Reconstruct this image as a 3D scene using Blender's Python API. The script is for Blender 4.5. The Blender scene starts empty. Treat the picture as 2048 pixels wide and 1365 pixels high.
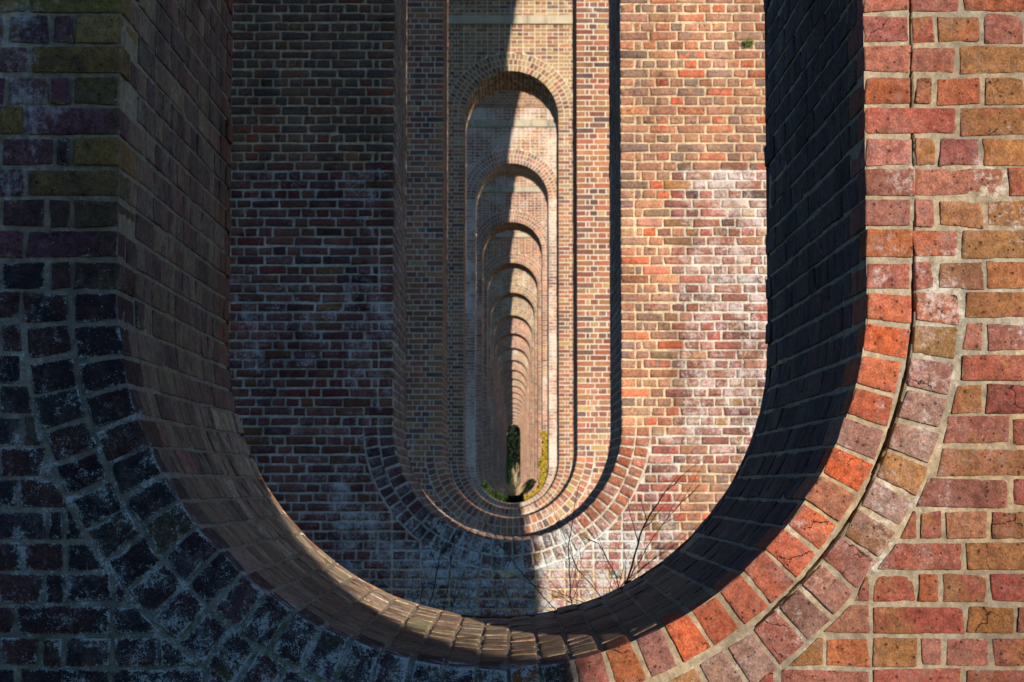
import bpy, math, random
import numpy as np

S = bpy.context.scene
COL = S.collection
# ---------------------------------------------------------------- camera
ZC = 1.6                                   # eye height over the ground
cam_d = bpy.data.cameras.new("camera")
cam = bpy.data.objects.new("camera", cam_d); COL.objects.link(cam)
cam_d.lens = 70.0; cam_d.sensor_width = 36.0
cam_d.clip_start = 0.1; cam_d.clip_end = 3000
cam.location = (0.053, -4.81, ZC)
cam.rotation_euler = (math.radians(90 + 4.16), 0, math.radians(0.055))
cam_d.dof.use_dof = True
cam_d.dof.focus_distance = 6.0
cam_d.dof.aperture_fstop = 11.0
S.camera = cam
# ---------------------------------------------------------------- light
SUNV = (0.50, -1.0, 0.250)                 # towards the sun: low, behind the camera and to its right
elev = math.atan2(SUNV[2], math.hypot(SUNV[0], SUNV[1]))
azim = math.atan2(SUNV[0], SUNV[1])
w = bpy.data.worlds.new("World"); S.world = w; w.use_nodes = True
wn = w.node_tree; bg = wn.nodes["Background"]
sky = wn.nodes.new("ShaderNodeTexSky"); sky.sky_type = 'NISHITA'; sky.sun_disc = False
sky.sun_elevation = elev; sky.sun_rotation = azim
sky.air_density = 1.0; sky.dust_density = 0.0; sky.ozone_density = 6.0
wn.links.new(sky.outputs[0], bg.inputs[0]); bg.inputs[1].default_value = 0.15
sd = bpy.data.lights.new("sun", 'SUN'); sd.energy = 4.1; sd.angle = math.radians(0.53); sd.color = (1.0, 0.89, 0.74)
so = bpy.data.objects.new("sun", sd); COL.objects.link(so)
from mathutils import Vector
so.rotation_euler = Vector(SUNV).to_track_quat('Z', 'Y').to_euler()
S.view_settings.view_transform = 'Standard'; S.view_settings.look = 'None'
S.view_settings.exposure = 0.74; S.view_settings.gamma = 1.0
S.view_settings.use_curve_mapping = False
S.cycles.max_bounces = 8; S.cycles.diffuse_bounces = 5

# ---------------------------------------------------------------- sizes of the viaduct
R = 0.91                # half width of the oval openings
PW = 0.0756             # course height
J = 0.0100              # mortar joint
CB = 2.073              # centre of the lower half circle
NK = 87
CT = CB + NK * PW      # centre of the upper half circle
T = 1.9                 # pier thickness
GAP = 9.1
PITCH = T + GAP
RB = 0.1145             # ring depth (half a brick)
ZTOP = 11.0
ZPL = 0.945             # plinth top
def HW(z): return 4.93 - 0.045 * z

# ---------------------------------------------------------------- helpers
def node(nt, typ, x=0, y=0, **kw):
    n = nt.nodes.new(typ); n.location = (x, y)
    for k, v in kw.items(): setattr(n, k, v)
    return n
def new_mat(name):
    m = bpy.data.materials.new(name); m.use_nodes = True
    nt = m.node_tree
    b = nt.nodes["Principled BSDF"]
    b.inputs["Roughness"].default_value = 0.92
    b.inputs["Specular IOR Level"].default_value = 0.18
    return m, nt, b
class NG:
    """tiny wrapper for writing node maths"""
    def __init__(s, nt): s.nt = nt
    def L(s, a, b): s.nt.links.new(a, b)
    def put(s, sock, v):
        if hasattr(v, 'is_output') or isinstance(v, bpy.types.NodeSocket): s.L(v, sock)
        else: sock.default_value = v
    def m(s, op, a, b=0.0, c=0.0, clamp=False):
        n = node(s.nt, 'ShaderNodeMath', operation=op, use_clamp=clamp)
        s.put(n.inputs[0], a); s.put(n.inputs[1], b); s.put(n.inputs[2], c)
        return n.outputs[0]
    def vm(s, op, a, b=(0, 0, 0)):
        n = node(s.nt, 'ShaderNodeVectorMath', operation=op)
        s.put(n.inputs[0], a); s.put(n.inputs[1], b); return n.outputs[0]
    def noise(s, vec, scale, detail=4, rough=0.55, col=False):
        n = node(s.nt, 'ShaderNodeTexNoise'); s.L(vec, n.inputs['Vector'])
        n.inputs['Scale'].default_value = scale; n.inputs['Detail'].default_value = detail
        n.inputs['Roughness'].default_value = rough
        return n.outputs['Color' if col else 'Fac']
    def voro(s, vec, scale, feature='F1'):
        n = node(s.nt, 'ShaderNodeTexVoronoi', feature=feature); s.L(vec, n.inputs['Vector'])
        n.inputs['Scale'].default_value = scale
        return n
    def mix(s, f, a, b, mode='MIX'):
        n = node(s.nt, 'ShaderNodeMix', data_type='RGBA', blend_type=mode)
        s.put(n.inputs[0], f); s.put(n.inputs[6], a); s.put(n.inputs[7], b)
        return n.outputs[2]
    def attr(s, name, typ='GEOMETRY'):
        n = node(s.nt, 'ShaderNodeAttribute', attribute_name=name, attribute_type=typ)
        return n
    def sep(s, v):
        n = node(s.nt, 'ShaderNodeSeparateColor'); s.L(v, n.inputs[0]); return n.outputs
    def step(s, v, lo, gain):            # clamp((v-lo)*gain)
        return s.m('MULTIPLY', s.m('SUBTRACT', v, lo), gain, clamp=True)

# value noise for shaping geometry
def vnoise(p, seed=0):
    p = np.asarray(p, dtype=np.float64)
    i = np.floor(p).astype(np.int64); f = p - i; f = f * f * (3 - 2 * f)
    def h(dx, dy, dz):
        a = (i[..., 0] + dx) * 374761393 + (i[..., 1] + dy) * 668265263 + (i[..., 2] + dz) * 1274126177 + seed * 69069
        a = (a ^ (a >> 13)) * 1103515245 & 0x7fffffff
        a = (a ^ (a >> 16)) * 214013 & 0x7fffffff
        return (a ^ (a >> 11)) % 65536 / 32767.5 - 1.0
    r = 0
    for dx in (0, 1):
        for dy in (0, 1):
            for dz in (0, 1):
                wgt = (f[..., 0] if dx else 1 - f[..., 0]) * (f[..., 1] if dy else 1 - f[..., 1]) * (f[..., 2] if dz else 1 - f[..., 2])
                r = r + wgt * h(dx, dy, dz)
    return r
def fbm(p, seed=0, o=3):
    return sum(vnoise(np.asarray(p) * 2 ** k, seed + k * 7) / 2 ** k for k in range(o)) / 1.6

# mesh assembly from numpy
def make_mesh(name, V, F, mats, matidx=None, bk=None, bk2=None, prm=None, wx=None, smooth=None):
    """V (n,3); F (m,4); bk,bk2,prm per face colours; wx per vertex"""
    me = bpy.data.meshes.new(name)
    me.vertices.add(len(V)); me.vertices.foreach_set("co", V.astype(np.float32).ravel())
    me.loops.add(F.size); me.loops.foreach_set("vertex_index", F.astype(np.int32).ravel())
    me.polygons.add(len(F))
    me.polygons.foreach_set("loop_start", np.arange(0, F.size, F.shape[1], dtype=np.int32))
    me.polygons.foreach_set("loop_total", np.full(len(F), F.shape[1], dtype=np.int32))
    for m in mats: me.materials.append(m)
    if matidx is not None: me.polygons.foreach_set("material_index", matidx.astype(np.int32))
    if smooth is not None: me.polygons.foreach_set("use_smooth", smooth.astype(bool))
    def put(nm, arr, dom):
        a = me.attributes.new(nm, 'FLOAT_COLOR', dom)
        if arr.shape[1] == 3: arr = np.concatenate([arr, np.ones((len(arr), 1))], 1)
        a.data.foreach_set("color", arr.astype(np.float32).ravel())
    if bk is not None: put('bk', bk, 'FACE')
    if bk2 is not None: put('bk2', bk2, 'FACE')
    if prm is not None: put('prm', prm, 'FACE')
    if wx is not None: put('wx', wx, 'POINT')
    me.update(calc_edges=True); me.validate()
    return me
def link(name, me, parent=None, mat=None):
    o = bpy.data.objects.new(name, me); COL.objects.link(o)
    if parent: o.parent = parent
    if mat: me.materials.append(mat)
    return o
def thing(name, label, cat, loc=(0, 0, 0), group=None):
    o = bpy.data.objects.new(name, None); COL.objects.link(o); o.location = loc
    o['label'] = label; o['category'] = cat
    if group: o['group'] = group
    return o

# ---------------------------------------------------------------- brick templates
def template(nx, ny, nz, edge=0.06):
    def ax(n):
        if n == 1: return np.array([0., 1.])
        t = np.linspace(0, 1, n + 1)
        if n >= 4:
            t = np.concatenate([[0, edge], np.linspace(edge, 1 - edge, n - 1)[1:-1], [1 - edge, 1]])
        return t
    X, Y, Z = ax(nx), ax(ny), ax(nz)
    idx = {}; pts = []; faces = []
    def vid(i, j, k):
        key = (i, j, k)
        if key not in idx: idx[key] = len(pts); pts.append((X[i], Y[j], Z[k]))
        return idx[key]
    for i in range(nx):
        for k in range(nz):
            faces.append([vid(i, 0, k), vid(i + 1, 0, k), vid(i + 1, 0, k + 1), vid(i, 0, k + 1)])
            faces.append([vid(i, ny, k), vid(i, ny, k + 1), vid(i + 1, ny, k + 1), vid(i + 1, ny, k)])
    for i in range(nx):
        for j in range(ny):
            faces.append([vid(i, j, 0), vid(i, j + 1, 0), vid(i + 1, j + 1, 0), vid(i + 1, j, 0)])
            faces.append([vid(i, j, nz), vid(i + 1, j, nz), vid(i + 1, j + 1, nz), vid(i, j + 1, nz)])
    for j in range(ny):
        for k in range(nz):
            faces.append([vid(0, j, k), vid(0, j, k + 1), vid(0, j + 1, k + 1), vid(0, j + 1, k)])
            faces.append([vid(nx, j, k), vid(nx, j + 1, k), vid(nx, j + 1, k + 1), vid(nx, j, k + 1)])
    return np.array(pts), np.array(faces)

class Bricks:
    def __init__(s): s.C = []; s.c1 = []; s.c2 = []; s.p = []
    def add(s, C, c1, c2, p): s.C.append(C); s.c1.append(c1); s.c2.append(c2); s.p.append(p)
    def arrays(s, tmpl, wxf, hi=False, seed=0, sel=None, rs=1.0, am=1.0):
        C = np.array(s.C)
        c1, c2, p = np.array(s.c1), np.array(s.c2), np.array(s.p)
        if sel is not None: C, c1, c2, p = C[sel], c1[sel], c2[sel], p[sel]
        if len(C) == 0: return None
        Tm, F = tmpl
        # unsigned dims along the three brick axes
        d = np.stack([np.linalg.norm(C[:, 1::2].mean(1) - C[:, 0::2].mean(1), axis=1),
                      np.linalg.norm(C[:, [2, 3, 6, 7]].mean(1) - C[:, [0, 1, 4, 5]].mean(1), axis=1),
                      np.linalg.norm(C[:, 4:].mean(1) - C[:, :4].mean(1), axis=1)], 1)
        N, M = len(C), len(Tm)
        P = (Tm[None] - .5) * d[:, None]
        dist = np.minimum(Tm, 1 - Tm)[None] * d[:, None]
        edge = np.sort(dist, axis=2)[..., 1]
        def tri(Q):
            u, v, t = Q[..., 0:1], Q[..., 1:2], Q[..., 2:3]
            r = 0
            for k in (0, 1):
                for j in (0, 1):
                    for i in (0, 1):
                        wg = (u if i else 1 - u) * (v if j else 1 - v) * (t if k else 1 - t)
                        r = r + wg * C[:, None, i + 2 * j + 4 * k]
            return r
        if hi:
            W0 = tri(P / d[:, None] + .5)
            rr = rs * (0.0021 + 0.016 * np.clip(fbm(W0 * 24, seed + 3, 3) - .12, 0, 1) + 0.0012 * p[:, None, 0] ** 2)
            rr = np.minimum(rr, d.min(1)[:, None] * .42)[..., None]
            h = d[:, None] / 2
            q = np.clip(P, -(h - rr), h - rr); e = P - q
            ln = np.linalg.norm(e, axis=2, keepdims=True)
            P = np.where(ln > 1e-9, q + e / np.maximum(ln, 1e-9) * np.minimum(ln, rr), P)
        W = tri(P / d[:, None] + .5)
        if hi:
            amp = am * (0.7 + 0.7 * p[:, 1])[:, None]
            off = p[:, 2][:, None] * 31.7
            for a in range(3):
                q = W0.copy(); q[..., 0] += off; q[..., 1] += a * 5.3
                W[..., a] += amp * (0.0021 * fbm(q * 16, seed + a, 2) + 0.0016 * fbm(q * 70, seed + 11 + a, 2))
        V = W.reshape(-1, 3)
        FF = (F[None] + (np.arange(N) * M)[:, None, None]).reshape(-1, 4)
        nf = len(F)
        wx = wxf(V); wx = np.concatenate([wx[:, :3], edge.reshape(-1, 1) * 40], 1)
        return V, FF, np.repeat(c1, nf, 0), np.repeat(c2, nf, 0), np.repeat(p, nf, 0), wx
def combine(parts):
    """parts: list of (V,F,c1,c2,p,wx,mat,smooth)"""
    V, F, A, B, P, X, MI, SM = [], [], [], [], [], [], [], []
    n = 0
    for (v, f, a, b, p, x, mi, sm) in parts:
        V.append(v); F.append(f + n); n += len(v)
        A.append(a); B.append(b); P.append(p); X.append(x)
        MI.append(np.full(len(f), mi)); SM.append(np.full(len(f), sm))
    return [np.concatenate(q) for q in (V, F, A, B, P, X, MI, SM)]

# ---------------------------------------------------------------- laying the bricks
def inner(z):
    if z < CB:
        ro = R + 2 * RB + .003; d = CB - z
        return math.sqrt(ro * ro - d * d) if d < ro else 0.0
    if z > CT:
        ro = R + 3 * RB + .003; d = z - CT
        return math.sqrt(ro * ro - d * d) if d < ro else 0.0
    return R
def quad_brick(x0b, x1b, x0t, x1t, z0, z1, y0, y1, jit, rng):
    C = np.array([[x0b, y0, z0], [x1b, y0, z0], [x0b, y1, z0], [x1b, y1, z0],
                  [x0t, y0, z1], [x1t, y0, z1], [x0t, y1, z1], [x1t, y1, z1]], float)
    j = rng.normal(0, jit, (4, 3)); j[:, 1] *= .6
    j[:, 1] *= .5; C[[0, 1, 4, 5]] += j; C[[2, 3, 6, 7], 0] += j[:, 0]; C[[2, 3, 6, 7], 2] += j[:, 2]
    return C
def cells(row, rng, x_end, x_from=0.0, mess=None, z=0, irregular=0.0):
    """brick boundaries outward from the jamb: header + closer + headers, or stretchers"""
    b = [0.0]
    if row % 2 == 0: b += [.1135, .1700]
    while b[-1] < x_end - R:
        st = (row % 2 == 1)
        if rng.random() < irregular: st = not st
        b.append(b[-1] + (.2275 if st else .11375))
    b = [R + q + (rng.normal(0, .0035) if i else 0) for i, q in enumerate(b)]
    pre = []
    x = R
    while x > -.2:
        x -= (.2275 if row % 2 else .11375); pre.append(x)
    return pre[::-1] + b
def lay_face(rng, pick, jit=.0012, irregular=lambda x, z: .08, ydev=.0015, crack=False):
    B = Bricks()
    k0 = int(math.floor((-0.3 - CB) / PW)); k1 = int((ZTOP - CB) / PW)
    for k in range(k0, k1):
        zj = rng.normal(0, .0012)
        z0 = CB + k * PW + J / 2 + zj; z1 = CB + (k + 1) * PW - J / 2 + zj
        yo = -.056 if z1 < ZPL else 0.0
        straight = 0 <= k < NK
        ib, it = inner(z0), inner(z1)
        full = ib == 0 and it == 0
        lim = 0.0
        for s in (1, -1):
            hb, ht = HW(z0), HW(z1)
            bs = cells(k, rng, hb, irregular=irregular(s * 1.5, z0))
            for a, b in zip(bs[:-1], bs[1:]):
                if b < min(ib, it) + .02 or a > hb: continue
                if full and s > 0 and a < 0 < b: lim = -a
                if full and s < 0:
                    if b < lim + .035: continue
                    a = max(a, lim)
                if not full and b <= .01: continue
                first = straight and abs(a - R) < 1e-6
                xa = a if first else a + J * .58
                xb = b - J * .58
                if not straight and not full:
                    x0b, x0t = max(xa, ib + .008), max(xa, it + .008)
                    if ib == 0 or it == 0: x0b, x0t = max(x0b, 0.006), max(x0t, 0.006)
                    if max(xb - x0b, xb - x0t) < .02: continue
                    x0b, x0t = min(x0b, xb - .003), min(x0t, xb - .003)
                else:
                    if straight and a < R - 1e-6: continue
                    x0b = x0t = xa
                x1b, x1t = min(xb, hb), min(xb, ht)
                if x1b - x0b < .01 and x1t - x0t < .01: continue
                dep = .045
                if first: dep = (.2275 if k % 2 == 0 else .110)
                y0 = yo + rng.normal(0, ydev)
                if first and s > 0 and crack and k % 2 and z0 < 3.4 and rng.random() < .75:
                    xm = R + .112 + rng.normal(0, .003); xt2 = xm + rng.normal(0, .004)
                    B.add(quad_brick(R, xm, R, xt2, z0, z1, y0, y0 + dep, jit, rng), *pick(rng, 'quoin', 1, y0, z0))
                    x0b, x0t = xm + .0035, xt2 + .0035; y0 += .002
                if first and crack and s < 0:
                    q_ = rng.normal(0, .0045) if z0 > 2.2 else 0; x0b += q_; x0t += q_ + rng.normal(0, .002); y0 -= abs(rng.normal(0, .002)) * (z0 > 2.2)
                if s > 0: C = quad_brick(x0b, x1b, x0t, x1t, z0, z1, y0, yo + dep, jit, rng)
                else: C = quad_brick(-x1b, -x0b, -x1t, -x0t, z0, z1, y0, yo + dep, jit, rng)
                cx, cz = s * (x0b + x1b) / 2, (z0 + z1) / 2
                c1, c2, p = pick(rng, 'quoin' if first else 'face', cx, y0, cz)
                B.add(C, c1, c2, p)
    return B
def ring_brick(cz, sgn, r0, r1, a0, a1, y0, y1, jit, rng):
    def pt(r, a, y): return [r * math.cos(a), y, cz + sgn * r * math.sin(a)]
    C = np.array([pt(r0, a0, y0), pt(r1, a0, y0), pt(r0, a0, y1), pt(r1, a0, y1),
                  pt(r0, a1, y0), pt(r1, a1, y0), pt(r0, a1, y1), pt(r1, a1, y1)], float)
    j = rng.normal(0, jit, (4, 3)); j[:, 1] *= .6
    j[:, 1] *= .5; C[[0, 1, 4, 5]] += j; C[[2, 3, 6, 7], 0] += j[:, 0]; C[[2, 3, 6, 7], 2] += j[:, 2]
    if sgn > 0: pass
    return C
RING_N = {0: 37, 1: 41, 2: 46}
def lay_ring(rng, pick, bottom, jit=.0012, ydev=.0015, level_near=False):
    B = Bricks(); cz, sgn, nr = (CB, -1, 2) if bottom else (CT, 1, 3)
    for i in range(nr):
        n = RING_N[i]; rm = R + (i + .5) * RB; jj = J * .55 / rm
        r0 = R + i * RB + (J / 2 if i else 0); r1 = R + (i + 1) * RB - J / 2
        for k in range(n):
            a0 = math.pi * k / n + jj; a1 = math.pi * (k + 1) / n - jj
            if level_near and i == 0: r1 = R + RB - J / 2 - (.010 if 1 < k < 16 else .002)
            y0 = rng.normal(0, ydev)
            dep = .05 if i else (.2275 if k % 2 == 0 else .110)
            C = ring_brick(cz, sgn, r0 + rng.normal(0, .001), r1, a0, a1, y0, dep, jit, rng)
            am = (a0 + a1) / 2
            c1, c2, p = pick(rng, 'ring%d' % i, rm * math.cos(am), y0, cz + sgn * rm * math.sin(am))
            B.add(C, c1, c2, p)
    return B
def lay_lining(rng, pick, jit=.0012, ydev=.0015):
    B = Bricks()
    def ycells(k):
        if k % 2 == 0: b = [.2375]; st = .2375
        else: b = [.11875]; st = .11875
        if k % 2 == 0 and rng.random() < .65: st = .11875
        while b[-1] < T - .02:
            s2 = st if rng.random() > .12 else .35625 - st
            b.append(min(b[-1] + s2, T))
            if T - b[-1] < .06: b[-1] = T
        return b
    for k in range(0, NK):
        for s in (-1, 1):
            z0 = CB + k * PW + J / 2; z1 = CB + (k + 1) * PW - J / 2
            b = ycells(k)
            for a, c in zip(b[:-1], b[1:]):
                o = rng.normal(0, ydev) + (rng.normal(0, .0035) if c >= T - .01 else 0)
                ya, yb = a + J * .4 + rng.normal(0, .002), c - (J * .4 if c < T else 0)
                if s > 0: C = quad_brick(R + o, R + .05, R + o, R + .05, z0, z1, ya, yb, jit, rng)
                else: C = quad_brick(-R - .05, -R - o, -R - .05, -R - o, z0, z1, ya, yb, jit, rng)
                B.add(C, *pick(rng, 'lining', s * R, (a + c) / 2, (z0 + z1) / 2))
    for cz, sgn in ((CB, -1), (CT, 1)):
        n = RING_N[0]; jj = J * .5 / R
        for k in range(n):
            a0 = math.pi * k / n + jj; a1 = math.pi * (k + 1) / n - jj
            b = ycells(k); am = (a0 + a1) / 2
            for a, c in zip(b[:-1], b[1:]):
                o = rng.normal(0, ydev * 1.6) + (rng.normal(0, .004) if c >= T - .01 else 0)
                C = ring_brick(cz, sgn, R + o, R + .055, a0, a1, a + J * .4 + rng.normal(0, .003), c - (J * .4 if c < T else 0), jit, rng)
                B.add(C, *pick(rng, 'lining', R * math.cos(am), (a + c) / 2, cz + sgn * R * math.sin(am)))
    return B

# ---------------------------------------------------------------- mortar beds behind the bricks
def outline(step_lo, step_hi, zfine):
    """closed oval: (x, z, nx, nz) going round; corner rays of the wall included"""
    P = []
    def seg(za, zb, s):
        z = za
        out = [z]
        d = -1 if zb < za else 1
        while (z - zb) * d < -1e-6:
            st = step_lo if z < zfine + 1e-6 else step_hi
            z += d * st
            if (z - zb) * d > 0: z = zb
            out.append(z)
        return [(s * R, q, s, 0.0) for q in out]
    P += seg(CT, CB, 1)
    n = max(24, int(math.pi * R / step_lo)); cor = math.atan2(CB + 1.0, HW(-1))
    an = sorted(list(np.linspace(0, math.pi, n + 1)[1:-1]) + [cor, math.pi - cor])
    P += [(R * math.cos(a), CB - R * math.sin(a), math.cos(a), -math.sin(a)) for a in an]
    P += seg(CB, CT, -1)
    n = max(24, int(math.pi * R / step_hi)); cor = math.atan2(ZTOP - CT, HW(ZTOP))
    an = sorted(list(np.linspace(0, math.pi, n + 1)[1:-1]) + [cor, math.pi - cor], reverse=True)
    P += [(R * math.cos(a), CT + R * math.sin(a), math.cos(a), math.sin(a)) for a in an]
    return np.array(P)
def ray_len(P):
    x, z, nx, nz = P.T
    with np.errstate(divide='ignore', invalid='ignore'):
        tx = np.where(np.abs(nx) > 1e-6, (4.93 - .045 * z - np.abs(x)) / np.maximum(np.abs(nx) + .045 * nz, 1e-6), 1e9)
        tz = np.where(nz < -1e-6, (z + 1.0) / np.maximum(-nz, 1e-6), np.where(nz > 1e-6, (ZTOP - z) / np.maximum(nz, 1e-6), 1e9))
    return np.minimum(tx, tz)
def grid_faces(n, m, closed=True, flip=False):
    i = np.arange(n if closed else n - 1); k = np.arange(m - 1)
    I, K = np.meshgrid(i, k, indexing='ij'); I2 = (I + 1) % n
    q = np.stack([I * m + K, I * m + K + 1, I2 * m + K + 1, I2 * m + K], -1).reshape(-1, 4)
    return q[:, ::-1] if flip else q
def face_sheet(P, offs, y, flip=False):
    tm = ray_len(P); offs = np.asarray(offs)
    t = offs[None, :] * np.ones((len(P), 1))
    t = np.minimum(t, (tm * .999)[:, None] * (np.arange(len(offs)) / (len(offs) - 1) * .0005 + .9995))
    t[:, -1] = tm
    V = np.stack([P[:, None, 0] + P[:, None, 2] * t, np.full_like(t, y), P[:, None, 1] + P[:, None, 3] * t], -1)
    return V, t, grid_faces(len(P), len(offs), True, flip)
def line_sheet(P, ys, rec):
    V = np.stack([np.repeat((P[:, 0] + P[:, 2] * rec)[:, None], len(ys), 1),
                  np.repeat(np.asarray(ys)[None], len(P), 0),
                  np.repeat((P[:, 1] + P[:, 3] * rec)[:, None], len(ys), 1)], -1)
    return V, grid_faces(len(P), len(ys), True, True)
def sheet_part(V, F, wxf, mi, sm, zone=0.0):
    V = V.reshape(-1, 3); n = len(F)
    z = np.zeros((n, 3)); wx = wxf(V)
    wx = np.concatenate([wx[:, :3], np.full((len(V), 1), zone)], 1)
    return (V, F, z + .4, z + .4, z + .5, wx, mi, sm)

# ---------------------------------------------------------------- materials
def stains(g, co, col):
    a = g.noise(g.vm('MULTIPLY', co, (4.5, 4.5, .9)), 1.0, 6, .62)
    b = g.noise(co, 1.3, 5, .62)
    t = g.m('ADD', g.m('MULTIPLY', a, .5), g.m('MULTIPLY', b, .5))
    return g.mix(1.0, col, g.mix(g.step(t, .36, 3.6), (.60, .57, .56, 1), (1.22, 1.21, 1.18, 1)), 'MULTIPLY')
def lichen_bloom(g, co, col, wx, fine, broad, lich_col, bloom_col, pr=None, edgeb=None, op=.85):
    r = g.sep(wx.outputs['Color'])
    ln = g.m('ADD', g.m('MULTIPLY', g.noise(co, fine, 3, .65), .6), g.m('MULTIPLY', g.noise(co, fine * .33, 4, .65), .4))
    clump = g.noise(co, fine * .06, 4, .6)
    Lm = g.m('ADD', r[0], g.m('MULTIPLY', g.m('SUBTRACT', clump, .5), 2.4))
    if edgeb is not None: Lm = g.m('ADD', Lm, g.m('MULTIPLY', g.m('SUBTRACT', .35, edgeb, clamp=True), 1.0))
    has = g.m('MULTIPLY', g.step(r[0], .02, 8.0), 1.0)
    lf = g.m('MULTIPLY', g.step(ln, g.m('SUBTRACT', .72, g.m('MULTIPLY', Lm, .28)), 16.0), has)
    bn = g.m('ADD', g.m('MULTIPLY', g.noise(co, broad * .8, 5, .6), .42), g.m('MULTIPLY', g.noise(co, broad * 5.5, 8, .78), .58))
    if pr is not None: bn = g.m('ADD', bn, g.m('MULTIPLY', g.m('SUBTRACT', pr, .62),   .08 if fine < 200 else .09))
    bf = g.m('MULTIPLY', g.step(bn, g.m('SUBTRACT', .665, g.m('MULTIPLY', r[1], .25)), 8.0), .72)
    col = g.mix(bf, col, bloom_col)
    col = g.mix(g.m('MULTIPLY', lf, op), col, lich_col)
    return col, lf, bf, r
def seeded_coord(g):
    tc = node(g.nt, 'ShaderNodeTexCoord'); oi = node(g.nt, 'ShaderNodeObjectInfo')
    sc = g.vm('MULTIPLY', oi.outputs['Location'], (0.0, 3.371, 0.0))
    return g.vm('ADD', tc.outputs['Object'], sc), oi, tc
def brick_material(name, fine=230., near=True):
    m, nt, b = new_mat(name); g = NG(nt)
    co, oi, tc = seeded_coord(g)
    bk, bk2, prm, wx = g.attr('bk'), g.attr('bk2'), g.attr('prm'), g.attr('wx')
    pr = g.sep(prm.outputs['Color'])
    cshift = g.vm('MULTIPLY', prm.outputs['Color'], (7.0, 9.0, 5.0))
    cb = g.vm('ADD', co, cshift)                     # each brick has its own pattern
    n1 = g.noise(cb, 9 if near else 7, 7, .62)
    f1 = g.step(n1, g.m('SUBTRACT', .60, g.m('MULTIPLY', pr[0], .24)), 7.0)
    col = g.mix(f1, bk.outputs['Color'], bk2.outputs['Color'])
    n2 = g.noise(cb, 48, 7, .68)
    col = g.mix(1.0, col, g.mix(g.step(n2, .3, 2.2), (.46, .43, .43, 1), (1.45, 1.42, 1.38, 1)), 'MULTIPLY')
    n3 = g.noise(co, 3.0, 5, .6)
    col = g.mix(1.0, col, g.mix(g.step(n3, .3, 2.5), (.80, .80, .82, 1), (1.12, 1.1, 1.06, 1)), 'MULTIPLY')
    hgt = g.m('MULTIPLY', n2, .5)
    ns = g.noise(co, 85, 8, .75)
    salt = g.m('MULTIPLY', g.step(ns, .52, 7.0), g.m('MULTIPLY', g.step(g.noise(cb, 10, 4, .6), .40, 4.0), .45))
    col = g.mix(salt, col, (.46, .33, .29, 1))
    grit = g.step(g.noise(co, 210, 5, .8), .36, 3.2)
    col = g.mix(1.0, col, g.mix(grit, (.50, .48, .48, 1), (1.30, 1.30, 1.30, 1)), 'MULTIPLY')
    # greyish firing skin
    nsk = g.noise(cb, 22, 8, .7)
    col = g.mix(g.m('MULTIPLY', g.step(nsk, .50, 5.0), g.m('MULTIPLY', pr[1], .45)), col, (.30, .22, .20, 1))
    if near:
        # pits and burnt specks
        v = g.voro(cb, 75); vc = g.sep(v.outputs['Color'])
        pit = g.m('MULTIPLY', g.step(g.m('SUBTRACT', g.m('MULTIPLY', vc[0], .50), .20), g.m('ADD', v.outputs['Distance'], g.m('MULTIPLY', g.m('SUBTRACT', n2, .5), .5)), 16.0), 1.0, clamp=True)
        v2 = g.voro(cb, 19); v2c = g.sep(v2.outputs['Color'])
        spk = g.step(g.m('SUBTRACT', g.m('MULTIPLY', v2c[0], .50), .40), g.m('ADD', v2.outputs['Distance'], g.m('MULTIPLY', n2, .06)), 25.0)
        vw = g.voro(cb, 110); vwc = g.sep(vw.outputs['Color'])
        wsp = g.step(g.m('SUBTRACT', g.m('MULTIPLY', vwc[1], .6), .42), vw.outputs['Distance'], 20.0)
        col = g.mix(g.m('MULTIPLY', wsp, .6), col, (.55, .50, .42, 1))
        col = g.mix(g.m('MULTIPLY', pit, .75), col, (.035, .022, .018, 1))
        col = g.mix(g.m('MULTIPLY', spk, .65), col, (.04, .035, .038, 1))
        # cracks on some bricks
        warp = g.vm('ADD', cb, g.vm('MULTIPLY', g.noise(cb, 30, 3, .6, True), (.045, .045, .045)))
        ve = g.voro(warp, 11, 'DISTANCE_TO_EDGE')
        has = g.m('GREATER_THAN', pr[2], .72)
        brk = g.step(g.noise(cb, 16, 2, .5), .52, 12.0)
        crk = g.m('MULTIPLY', g.m('MULTIPLY', g.m('SUBTRACT', 1.0, g.m('MULTIPLY', ve.outputs['Distance'], 60.0), clamp=True), has), brk)
        col = g.mix(g.m('MULTIPLY', crk, .85), col, (.03, .018, .015, 1))
        hgt = g.m('SUBTRACT', hgt, g.m('ADD', g.m('MULTIPLY', pit, .7), g.m('MULTIPLY', crk, 1.2)))
    col = stains(g, co, col)
    # mortar smeared over the arrises
    r = g.sep(wx.outputs['Color'])
    ed = wx.outputs['Alpha']
    sm = g.noise(co, 26, 5, .65)
    smear = g.step(g.m('SUBTRACT', sm, g.m('MULTIPLY', ed, 1.1 if fine > 200 else 1.6)), .50 if fine > 200 else .54, 9.0)
    smc = g.mix(g.noise(co, 2.0, 3), (.33, .29, .22, 1), (.36, .30, .20, 1))
    if near: col = g.mix(g.m('MULTIPLY', smear, .8), col, smc)
    if near and fine > 200:                       # thin grey frosting of crustose lichen, patchy from brick to brick
        fr = g.m('ADD', g.m('MULTIPLY', g.noise(co, 330, 3, .7), .55), g.m('MULTIPLY', g.noise(cb, 8, 4, .6), .45))
        ff = g.m('MULTIPLY', g.step(fr, g.m('SUBTRACT', .66, g.m('MULTIPLY', r[0], .17)), 12.0), g.m('MULTIPLY', g.step(r[0], .02, 8.0), .55))
        col = g.mix(ff, col, (.26, .28, .31, 1))
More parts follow.
